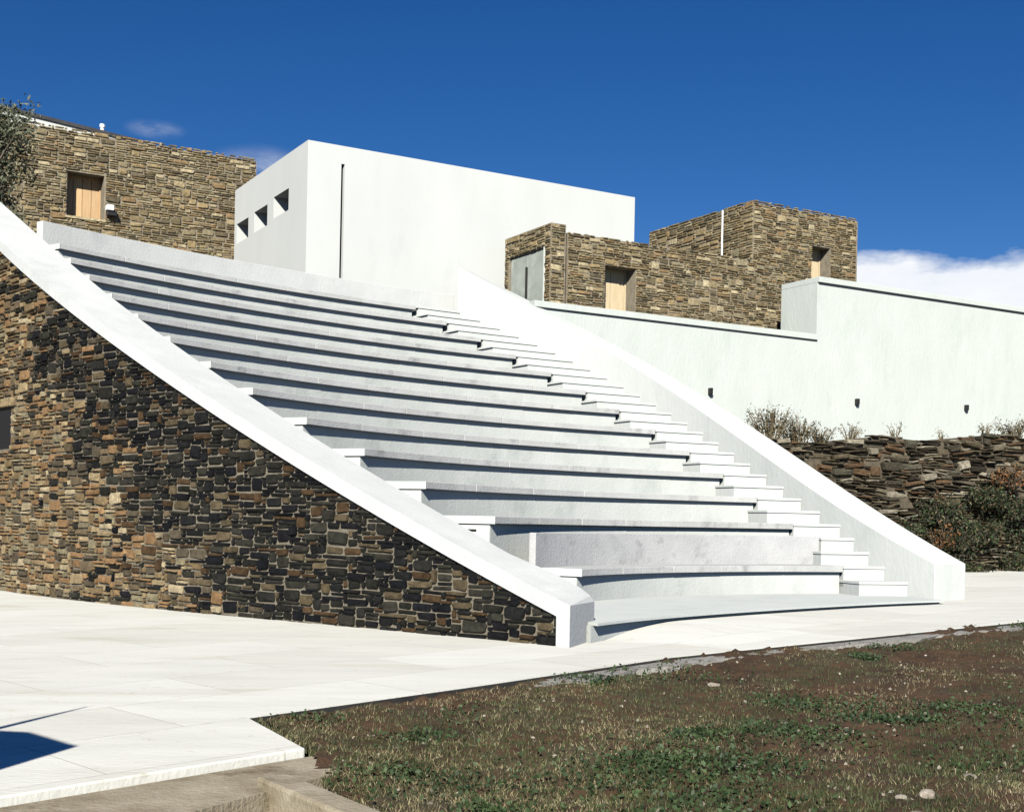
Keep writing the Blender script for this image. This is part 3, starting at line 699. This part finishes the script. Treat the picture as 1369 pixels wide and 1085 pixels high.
# ================================================================ WHITE RETAINING WALL
wp = onY(735, 404, 33.9); wp2 = Vector((wp.x, wp.y, 0))
ret = empty('retaining_wall', (wp.x, wp.y, 3)); tag(ret, 'long pale green-white retaining wall, stepped up under the rear stone house', 'retaining wall'); matinv_fix()
zc1 = wp.z; s_step = (onplane(1093, 372, wp2, n1) - wp2).dot(D1); zc2 = onplane(1093, 370, wp2, n1).z
LW0, LW1 = -.5, 34.0
own(obox('wall', wp2 + D1 * LW0 + UP * 1, D1 * (s_step - LW0), -n1 * .45, UP * (zc1 - .17 - 1), M_ret), ret)
own(obox('coping', wp2 + D1 * LW0 + UP * (zc1 - .168) + n1 * .075, D1 * (s_step - LW0 - .004), -n1 * .6, UP * .168, M_ret, bevel=.01), ret)
bd = (onplane(1058, 372, wp2 + D1 * s_step, -D1) - (wp2 + D1 * s_step))
own(obox('wall', wp2 + D1 * s_step + UP * 1 + n1 * .003, D1 * (LW1 - s_step), -n1 * 1.6, UP * (zc2 - .17 - 1), M_ret), ret)
own(obox('coping', wp2 + D1 * (s_step - .0) + UP * (zc2 - .168) + n1 * .095, D1 * (LW1 - s_step), -n1 * 1.7, UP * .168, M_ret, bevel=.01), ret)
for (x, y), lb in zip(((948, 523), (1144, 537), (1290, 545), (1031, 556)), ('small black spotlight on the pale wall just above the white parapet', 'small black spotlight on the pale wall above the sparse stalks, between two others', 'small black spotlight on the pale wall, last one away from the parapet', 'small black spotlight half hidden behind the dry bushy weed')):
    p = onplane(x, y, wp2, n1); p = p + n1 * .02
    sp = empty('wall_spotlight', p); tag(sp, lb, 'spotlight', 'spotlights on the retaining wall'); matinv_fix()
    own(obox('lamp_body', p - D1 * .06 - UP * .09, D1 * .10, n1 * .12, UP * .18, M_black, bevel=.01), sp)
    own(obox('lamp_plate', p + D1 * .042 - UP * .11, D1 * .08, n1 * .04, UP * .16, M_whitem, bevel=.01), sp)

# ================================================================ DRY-STONE TERRACE AT THE RIGHT
tb0 = onplane(1000, 570, wp2 + n1 * 1.0, n1)
T0 = Vector((5.2, 31.2, 0)); TD = Vector((.93, .367, 0)).normalized(); TN = Vector((TD.y, -TD.x, 0))
def batter(z): return .16 * z
def tz(s): return onplane(1060, 588, T0 + TN * 0, TN).z * 0 + 3.62 + .055 * (s - 3) + .10 * math.sin(1.7 * s)
terr = empty('terrace_wall', T0 + TD * 6); tag(terr, 'rough dry-stone terrace wall overgrown with brush, below the pale retaining wall', 'stone wall'); matinv_fix()
V = []; Fc = []; nS = 40
for j in range(nS + 1):
    s = 20 * j / nS; p = T0 + TD * s; zt_ = tz(s) - .03
    for q_, z_ in ((TN * .55, -.6), (-TN * (batter(zt_) - .55), zt_), (-TN * 8, zt_ - .02), (-TN * 8, -.6)): V.append((p.x + q_.x, p.y + q_.y, z_))
for j in range(nS):
    for k in range(4): Fc.append((4 * j + k, 4 * j + (k + 1) % 4, 4 * j + 4 + (k + 1) % 4, 4 * j + 4 + k))
Fc += [(0, 1, 2, 3), (4 * nS, 4 * nS + 1, 4 * nS + 2, 4 * nS + 3)]
own(mesh('earth_fill', V, Fc, M_mortb), terr)
st_ = rubble(13, 4.6, .13, .068, lambda s, z: z < tz(s) + .02, .12)
cols = []
def frT(s): return (T0 + TD * s, TD, TN)
# battered: lay course by course
class Bat:
    pass
by = []
lay_st = [(s, z, a, b) for s, z, a, b in st_]
def lay_batter():
    order = sorted(range(len(lay_st)), key=lambda q: -lay_st[q][2] * lay_st[q][3]); solo = set(order[:300])
    V = []; Fc = []; mi = []; base = 0
    for q, (s0, z0, ww, hh) in enumerate(lay_st):
        if random.random() < .11: continue
        sw, sh = ww - .012 * random.uniform(.5, 2.5), hh - .010 * random.uniform(.5, 2.2); asp = sw / sh; ac = 0 if asp < 1.5 else 1 if asp < 2.8 else 2
        me, PV, PF = PROTO[ac, random.randrange(7)]; sc, zc = s0 + ww / 2, z0 + hh / 2
        pos = T0 + TD * sc + UP * zc + TN * (.55 - batter(zc) - .06); dep = random.uniform(.07, .24); tl = random.gauss(0, .085)
        x = TD * math.cos(tl) + UP * math.sin(tl); z = UP * math.cos(tl) - TD * math.sin(tl); m = random.choice(ST_terr)
        if q in solo:
            ob = bpy.data.objects.new('stone', me); COL.objects.link(ob); ob.parent = terr; ob.material_slots[0].link = 'OBJECT'; ob.material_slots[0].material = m
            ob.matrix_local = terr.matrix_world.inverted() @ Matrix(((x.x * sw, -TN.x * dep, z.x * sh, pos.x), (x.y * sw, -TN.y * dep, z.y * sh, pos.y), (x.z * sw, -TN.z * dep, z.z * sh, pos.z), (0, 0, 0, 1)))
        else:
            V.append(np.outer(PV[:, 0] * sw, x) + np.outer(-PV[:, 1] * dep, TN) + np.outer(PV[:, 2] * sh, z) + np.array(pos))
            Fc += [tuple(base + v for v in f) for f in PF]; base += len(PV); mi += [ST_terr.index(m)] * len(PF)
    ob = own(mesh('small_stones', np.concatenate(V).tolist(), Fc), terr)
    for m in ST_terr: ob.data.materials.append(m)
    ob.data.polygons.foreach_set('material_index', mi); stuff(ob)
lay_batter()

# ================================================================ VEGETATION
def leaf_mat(name, c1, c2):
    m = material(name, c1, c2, 3.0, .6, bump=0, rand=.35, spec=.25); b = m.node_tree.nodes['Principled BSDF']
    b.inputs['Transmission Weight'].default_value = 0; b.inputs['Subsurface Weight'].default_value = 0; return m
M_leaf = leaf_mat('olive_leaf', (.055, .066, .042), (.14, .15, .095))
M_brush = leaf_mat('brush_leaf', (.010, .014, .007), (.026, .031, .015))
M_dry = leaf_mat('dry_twig', (.075, .055, .028), (.17, .135, .075))
M_rust = leaf_mat('rusty_leaf', (.10, .048, .02), (.18, .09, .035))
M_green = leaf_mat('weed_leaf', (.016, .032, .012), (.045, .070, .026))
M_grass = leaf_mat('grass_blade', (.026, .036, .014), (.065, .072, .029))
M_straw = leaf_mat('straw_blade', (.12, .10, .05), (.30, .26, .15))
M_bark = material('bark', (.06, .05, .04), (.13, .11, .085), 12, .95, bump=.8)

def leaves(name, C, size, mat, parent=None, asp=.42, up=0.0):
    """many small folded leaves, centres C (n x 3)"""
    C = np.asarray(C); n = len(C); d = rng.normal(size=(n, 3)); d[:, 2] += up; d /= np.linalg.norm(d, axis=1)[:, None]
    e_ = rng.normal(size=(n, 3)); e_ -= (e_ * d).sum(1)[:, None] * d; e_ /= np.linalg.norm(e_, axis=1)[:, None]
    s = size * rng.uniform(.6, 1.4, n)[:, None]
    V = np.stack([C - d * s, C + e_ * s * asp, C + d * s, C - e_ * s * asp], 1).reshape(-1, 3)
    me = bpy.data.meshes.new(name); me.vertices.add(4 * n); me.vertices.foreach_set('co', V.ravel())
    me.loops.add(4 * n); me.loops.foreach_set('vertex_index', np.arange(4 * n)); me.polygons.add(n); me.polygons.foreach_set('loop_start', np.arange(0, 4 * n, 4)); me.update(calc_edges=True)
    me.materials.append(mat); o = bpy.data.objects.new(name, me); COL.objects.link(o)
    return own(o, parent) if parent else o
def limb(pts, radii, n=7):
    V = []; Fc = []
    for i, (p, r) in enumerate(zip(pts, radii)):
        d = (Vector(pts[min(i + 1, len(pts) - 1)]) - Vector(pts[max(i - 1, 0)])).normalized(); a = d.orthogonal().normalized(); b = d.cross(a)
        for k in range(n): V.append(Vector(p) + (a * math.cos(k * 2 * math.pi / n) + b * math.sin(k * 2 * math.pi / n)) * r)
    for i in range(len(pts) - 1):
        for k in range(n): Fc.append((i * n + k, i * n + (k + 1) % n, i * n + n + (k + 1) % n, i * n + n + k))
    return V, Fc
def limbs(name, lst, mat, parent):
    V = []; Fc = []
    for pts, rr in lst:
        v, f_ = limb(pts, rr); b = len(V); V += v; Fc += [tuple(b + k for k in q) for q in f_]
    return own(mesh(name, V, Fc, mat, smooth=True), parent)
random.seed(11); rng = np.random.default_rng(11)
# olive tree behind the coping
tc_ = onY(8, 250, 29.5); tb = Vector((tc_.x - .85, 29.5, TZ - .4))
tree = empty('olive_tree', tb); tag(tree, 'grey-green leafy tree in front of the plank-shuttered stone house', 'tree'); matinv_fix()
lst = [([tb, tb + Vector((.05, 0, .9)), tb + Vector((-.1, .1, 1.7))], (.17, .14, .11))]
cl = []
for k in range(40):
    a = random.uniform(0, 6.28); rr_ = random.uniform(.2, 1.4); zc = random.uniform(.25, 3.95)
    tipp = tb + Vector((math.cos(a) * rr_ * (1.12 - .11 * zc), math.sin(a) * rr_ * .8, zc)); cl.append(tipp)
    mid = (tb + Vector((0, 0, 1.2)) + tipp) / 2 + Vector((0, 0, .2)); lst.append(([tb + Vector((0, 0, 1.0)), mid, tipp], (.06, .035, .012)))
limbs('trunk', lst, M_bark, tree)
pts = np.concatenate([np.array(c) + np.clip(rng.normal(size=(330, 3)), -1.9, 1.9) * np.array((.25, .25, .22)) for c in cl])
leaves('crown', pts, .062, M_leaf, tree, .32)
pts = np.concatenate([np.array(c) + np.clip(rng.normal(size=(110, 3)), -1.8, 1.8) * np.array((.26, .25, .22)) - np.array((0, 0, .12)) for c in cl])
leaves('crown', pts, .06, M_brush, tree, .35)

def shrub(label, p, rx, rz, mats, nst, size, name='shrub', group=None, cat='shrub', per=26, spread=.10):
    p = Vector(p); s_ = empty(name, p); tag(s_, label, cat, group); matinv_fix(); lst = []; C = []
    for k in range(nst):
        a = random.uniform(0, 6.28); r_ = rx * math.sqrt(random.random()); h_ = rz * random.uniform(.45, 1.0)
        tip = p + Vector((math.cos(a) * r_, math.sin(a) * r_ * .7, h_)); st0 = p + Vector((math.cos(a) * r_ * .35, math.sin(a) * r_ * .25, 0))
        mid = (st0 + tip) / 2 + Vector((random.uniform(-.05, .05), 0, .06)); lst.append(([st0, mid, tip], (.012, .008, .004)))
        tt = rng.uniform(.25, 1.05, per)[:, None]; q = np.array(st0) * (1 - tt) + np.array(tip) * tt + rng.normal(size=(per, 3)) * spread; C.append(q)
    limbs('stems', lst, M_dry if mats[0] is M_dry else M_bark, s_); C = np.concatenate(C); rng.shuffle(C)
    k = len(C) // len(mats)
    for j, m in enumerate(mats): leaves('foliage', C[j * k:(j + 1) * k], size, m, s_, .3 if m is M_dry else .5, .3)
    return s_
def on_terr(x, y):      # on the battered terrace face
    p = onplane(x, y, T0 + TN * .3, TN); return p
# dry plants along the foot of the white wall
tops = [(1030, 588, .7, .85, 60), (1064, 590, .65, .7, 54), (1096, 592, .45, .5, 26), (1136, 594, .35, .42, 14), (1196, 598, .25, .4, 7), (1258, 602, .2, .38, 5), (1352, 604, .6, .6, 34), (1316, 604, .3, .35, 9)]
labs = ['dry bushy weed against the pale wall, next to the white parapet', 'straw-coloured bush at the foot of the pale wall', 'small dry plant beside the straw-coloured bush on the terrace top', 'sparse dry stalks on the terrace edge near the spotlight', 'thin upright stalks on the stone terrace edge', 'lone wispy stalk on the terrace edge under the far spotlight', 'dry green-brown bush where the terrace meets the pale wall', 'low dry tuft beside the green-brown bush']
for (x, y, rx, rz, ns), lb in zip(tops, labs):
    p = onplane(x, y, T0 - TN * .35, TN); s_ = (p - T0).dot(TD)
    shrub(lb, (p.x, p.y, tz(s_) - .02), rx, rz, [M_dry, M_dry, M_brush] if ns > 16 else [M_dry], ns, .035, 'dry_weed', None, 'weed', 16, .06)
# dark brush on the terrace face
br = [(1245, 665, .8, 1.0), (1300, 690, .9, 1.0), (1225, 720, .6, .8), (1345, 660, .8, .9), (1345, 730, .8, .8), (1280, 740, .6, .6), (1305, 640, .6, .6), (1200, 690, .5, .7), (1265, 700, .8, .9), (1322, 762, .5, .4), (1360, 700, .8, 1.0), (1215, 752, .5, .5)]
bl = ['dark bramble mass low on the terrace beside the white parapet', 'largest dark green bush on the stone terrace', 'dark low brush at the foot of the terrace by the parapet', 'dark leafy bush near the terrace top', 'dark bush at the terrace foot away from the parapet', 'small dark brush between larger bushes at the terrace foot', 'thin dark brush hanging just under the terrace edge', 'narrow dark bush against the terrace stones near the parapet slope', 'dense dark thicket in the middle of the terrace face', 'low green-black growth along the foot of the terrace', 'tall dark bush beside the leafy bush on the terrace', 'small dark clump tucked behind the end of the parapet']
for (x, y, rx, rz), lb in zip(br, bl):
    p = on_terr(x, y + 22); p = p + TN * random.uniform(.2, .45) - UP * .25
    shrub(lb, p, rx * .85, rz * .62, [M_brush, M_brush, M_dry, M_green], 48, .045, 'brush', None, 'bush', 34, .12)
for (x, y, rx, rz), lb in zip(((1240, 722, .4, .6), (1335, 640, .6, .45)), ('rusty brown fern clump on the terrace face', 'rust-coloured creeper under the terrace edge')):
    p = on_terr(x, y) + TN * .45 - UP * .2
    shrub(lb, p, rx, rz, [M_rust, M_rust, M_brush], 22, .045, 'fern', None, 'fern', 26, .10)

random.seed(23); rng = np.random.default_rng(23)
# ---- grass and weeds of the field
def fbm(x, y, s, ph): return (np.sin(s * x + 1.3 * ph) * np.sin(s * .9 * y + ph) + .5 * np.sin(2.3 * s * x - s * y + 2 * ph) + .35 * np.sin(3.9 * s * y + 2.1 * s * x + .7 * ph)) / 1.85
def in_field(X, Y):
    ok = np.zeros(len(X), bool); ex = np.array([e.x for e in et]); ey = np.array([e.y for e in et])
    lim = np.interp(Y, ey, ex); ok = (X > lim + .12) & (Y > ey[0] - .1)
    fr = (Y <= ey[0] + .0) & (X > strip[1].x + .05 - (Y - strip[1].y) * (strip[1].x - strip[0].x) / (strip[0].y - strip[1].y) * 1.0)
    low = (Y < strip[1].y) & (X > kq0.x + .14 + np.maximum(kq0.y - Y, 0) * (kqd.x / -kqd.y))
    return np.where(Y > ey[0], ok, np.where(Y > strip[1].y, fr, low))
def scatter(n, y0, y1):
    Y = y0 * (y1 / y0) ** rng.uniform(0, 1, n); X = Y * rng.uniform(-.24, .58, n); k = in_field(X, Y); return X[k], Y[k]
fieldv = np.vectorize(field)
def blades(name, X, Y, hmin, hmax, wd, mat, lean=.5):
    n = len(X); Z = fieldv(X, Y) - .01; a = rng.uniform(0, 6.28, n); h = rng.uniform(hmin, hmax, n); l_ = rng.uniform(.1, 1, n) * lean * h; b = rng.uniform(0, 6.28, n)
    ax, ay = np.cos(a) * wd / 2, np.sin(a) * wd / 2; lx, ly = np.cos(b) * l_, np.sin(b) * l_
    P = lambda x, y, z: np.stack([x, y, z], 1)
    V = np.stack([P(X - ax, Y - ay, Z), P(X + ax, Y + ay, Z), P(X + ax * .7 + lx * .4, Y + ay * .7 + ly * .4, Z + h * .6), P(X - ax * .7 + lx * .4, Y - ay * .7 + ly * .4, Z + h * .6), P(X + lx, Y + ly, Z + h)], 1).reshape(-1, 3)
    me = bpy.data.meshes.new(name); me.vertices.add(5 * n); me.vertices.foreach_set('co', V.ravel())
    i = np.arange(n)[:, None] * 5; q = np.concatenate([i + np.array([[0, 1, 2, 3]]), i + np.array([[3, 2, 4]])], 1).ravel()
    me.loops.add(7 * n); me.loops.foreach_set('vertex_index', q); me.polygons.add(2 * n); me.polygons.foreach_set('loop_start', (np.arange(n)[:, None] * 7 + np.array([[0, 4]])).ravel()); me.update(calc_edges=True)
    me.materials.append(mat); o = bpy.data.objects.new(name, me); COL.objects.link(o); return stuff(o)
X, Y = scatter(290000, 5.5, 21); f1 = fbm(X, Y, 1.5, 2.0) + .45 * (X < 2.2) * (Y < 13); k = f1 + rng.normal(0, .28, len(X)) > .10
tag(blades('grass', X[k], Y[k], .012, .05, .006, M_grass), 'short patchy green and brown grass on the bare soil', 'grass')
X, Y = scatter(160000, 5.5, 21); f1 = fbm(X, Y, 1.9, 4.1) + .5 * (X < 1.4) * (Y < 12.5); k = f1 + rng.normal(0, .3, len(X)) > .30
tag(blades('dry_grass', X[k], Y[k], .012, .05, .005, M_straw, 1.1), 'pale dry straw scattered among the grass', 'grass')
C = []
for k in range(95):
    X, Y = scatter(2, 5.6, 19)
    if not len(X): continue
    x, y = X[0], Y[0]
    if fbm(np.array([x]), np.array([y]), 1.1, .6)[0] < -.05: continue
    n_ = random.randint(120, 420); r_ = random.uniform(.08, .34)
    q = np.stack([x + rng.normal(0, r_ * 1.2, n_), y + rng.normal(0, r_, n_)], 1); q = q[in_field(q[:, 0], q[:, 1])]
    if len(q): C.append(np.column_stack([q, fieldv(q[:, 0], q[:, 1]) + rng.uniform(.005, .07, len(q))]))
tag(stuff(leaves('weeds', np.concatenate(C), .017, M_green, None, .6)), 'low leafy green weeds in patches on the brown soil', 'weeds')
# pebbles and litter too small to count
X, Y = scatter(1500, 5.6, 20); C = np.column_stack([X, Y, fieldv(X, Y) + .008])
M_peb = material('pebble', (.15, .13, .10), (.30, .27, .22), 20, .9, rand=.3)
tag(stuff(leaves('litter', C, .016, M_peb, None, .7)), 'pale chips and leaf litter on the brown soil', 'litter')
# rocks one can tell apart
def rock(p, r, label):
    bm = bmesh.new(); bmesh.ops.create_icosphere(bm, subdivisions=2, radius=1)
    q = [Vector((random.gauss(0, 1), random.gauss(0, 1), random.gauss(0, 1))).normalized() for _ in range(7)]
    for v in bm.verts:
        for d in q:
            e_ = v.co.dot(d) - .72
            if e_ > 0: v.co -= d * e_
        v.co.x *= r * 1.25; v.co.y *= r; v.co.z *= r * .55
    me = bpy.data.meshes.new('rock'); bm.to_mesh(me); bm.free(); me.materials.append(M_peb)
    o = bpy.data.objects.new('rock', me); COL.objects.link(o); o.location = p; o.rotation_euler.z = random.uniform(0, 6); tag(o, label, 'rock'); return o
for (x, y, r_), lb in zip(((1297, 1022, .045), (1240, 1050, .06), (1205, 1055, .04), (1225, 1078, .045), (955, 903, .06), (990, 1010, .035)),
    ('pale upright chip of rock standing in the brown soil', 'largest pale rock lying among the weeds', 'small tan rock next to the largest pale rock', 'flat tan rock just below the largest pale rock', 'pale rock near the gravel edge of the paving', 'tiny pale stone in the middle of the weeds')):
    p = ong(x, y); rock((p.x, p.y, field(p.x, p.y) + r_ * .3), r_, lb)
# kerb stone at the corner of the strip
p0 = ong(392, 1036); p1 = ong(530, 1092); kd = Vector((p1.x - p0.x, p1.y - p0.y, 0)); kn = Vector((-kd.y, kd.x, 0)).normalized()
zk = ground(p0.x, p0.y) + .075
kb = obox('kerb_stone', (p0.x - .05, p0.y + .1, zk - .30), kd * 1.5, -kn * .21 if kn.x > 0 else kn * .21, Vector((0, 0, .22)), M_dirt, bevel=.02)
tag(kb, 'tan kerb stone leading away from the corner of the pale paving', 'kerb')

# ================================================================ UNSEEN PARASOL added beside the view, shaped to cast the shadow on the paving
def shade_to(p, z):           # the point at height z that casts its shadow on p
    t = (z - p.z) / sun_vec.z; return p + sun_vec * t
pz_ = 2.35
pt = [shade_to(ong(*q), pz_) for q in ((105, 997), (40, 978), (-60, 973), (-170, 1010), (-60, 1047))]  # canopy corners traced back from the wanted shadow outline
par_c = sum(pt, Vector()) / len(pt)
par_o = empty('shadow_parasol', (par_c.x, par_c.y, ground(par_c.x, par_c.y))); tag(par_o, 'unseen canvas canopy on a pole, added to cast a shadow on the paving', 'shadow_parasol'); matinv_fix()
apex = par_c + UP * .38
own(mesh('canopy', pt + [apex] + [q - UP * .03 for q in pt] + [apex - UP * .03], [(i, (i + 1) % 5, 5) for i in range(5)] + [(6 + (i + 1) % 5, 6 + i, 11) for i in range(5)] + [(i, (i + 1) % 5, 6 + (i + 1) % 5, 6 + i) for i in range(5)], M_whitem), par_o)
tube('pole', (par_c.x, par_c.y, ground(par_c.x, par_c.y)), .03, .025, 2.65, M_black, par_o)
tube('base', (par_c.x, par_c.y, ground(par_c.x, par_c.y)), .28, .24, .08, M_black, par_o, 20)
ra, rb_ = shade_to(ong(-40, 982), 2.2), shade_to(ong(117, 944), 2.5)
limbs('shadow_rod', [([ra, (ra + rb_) / 2, rb_], (.04, .03, .008))], M_black, par_o)  # thin rod added out of view for the narrow shadow line
print('OBJECTS', len(scene.objects))
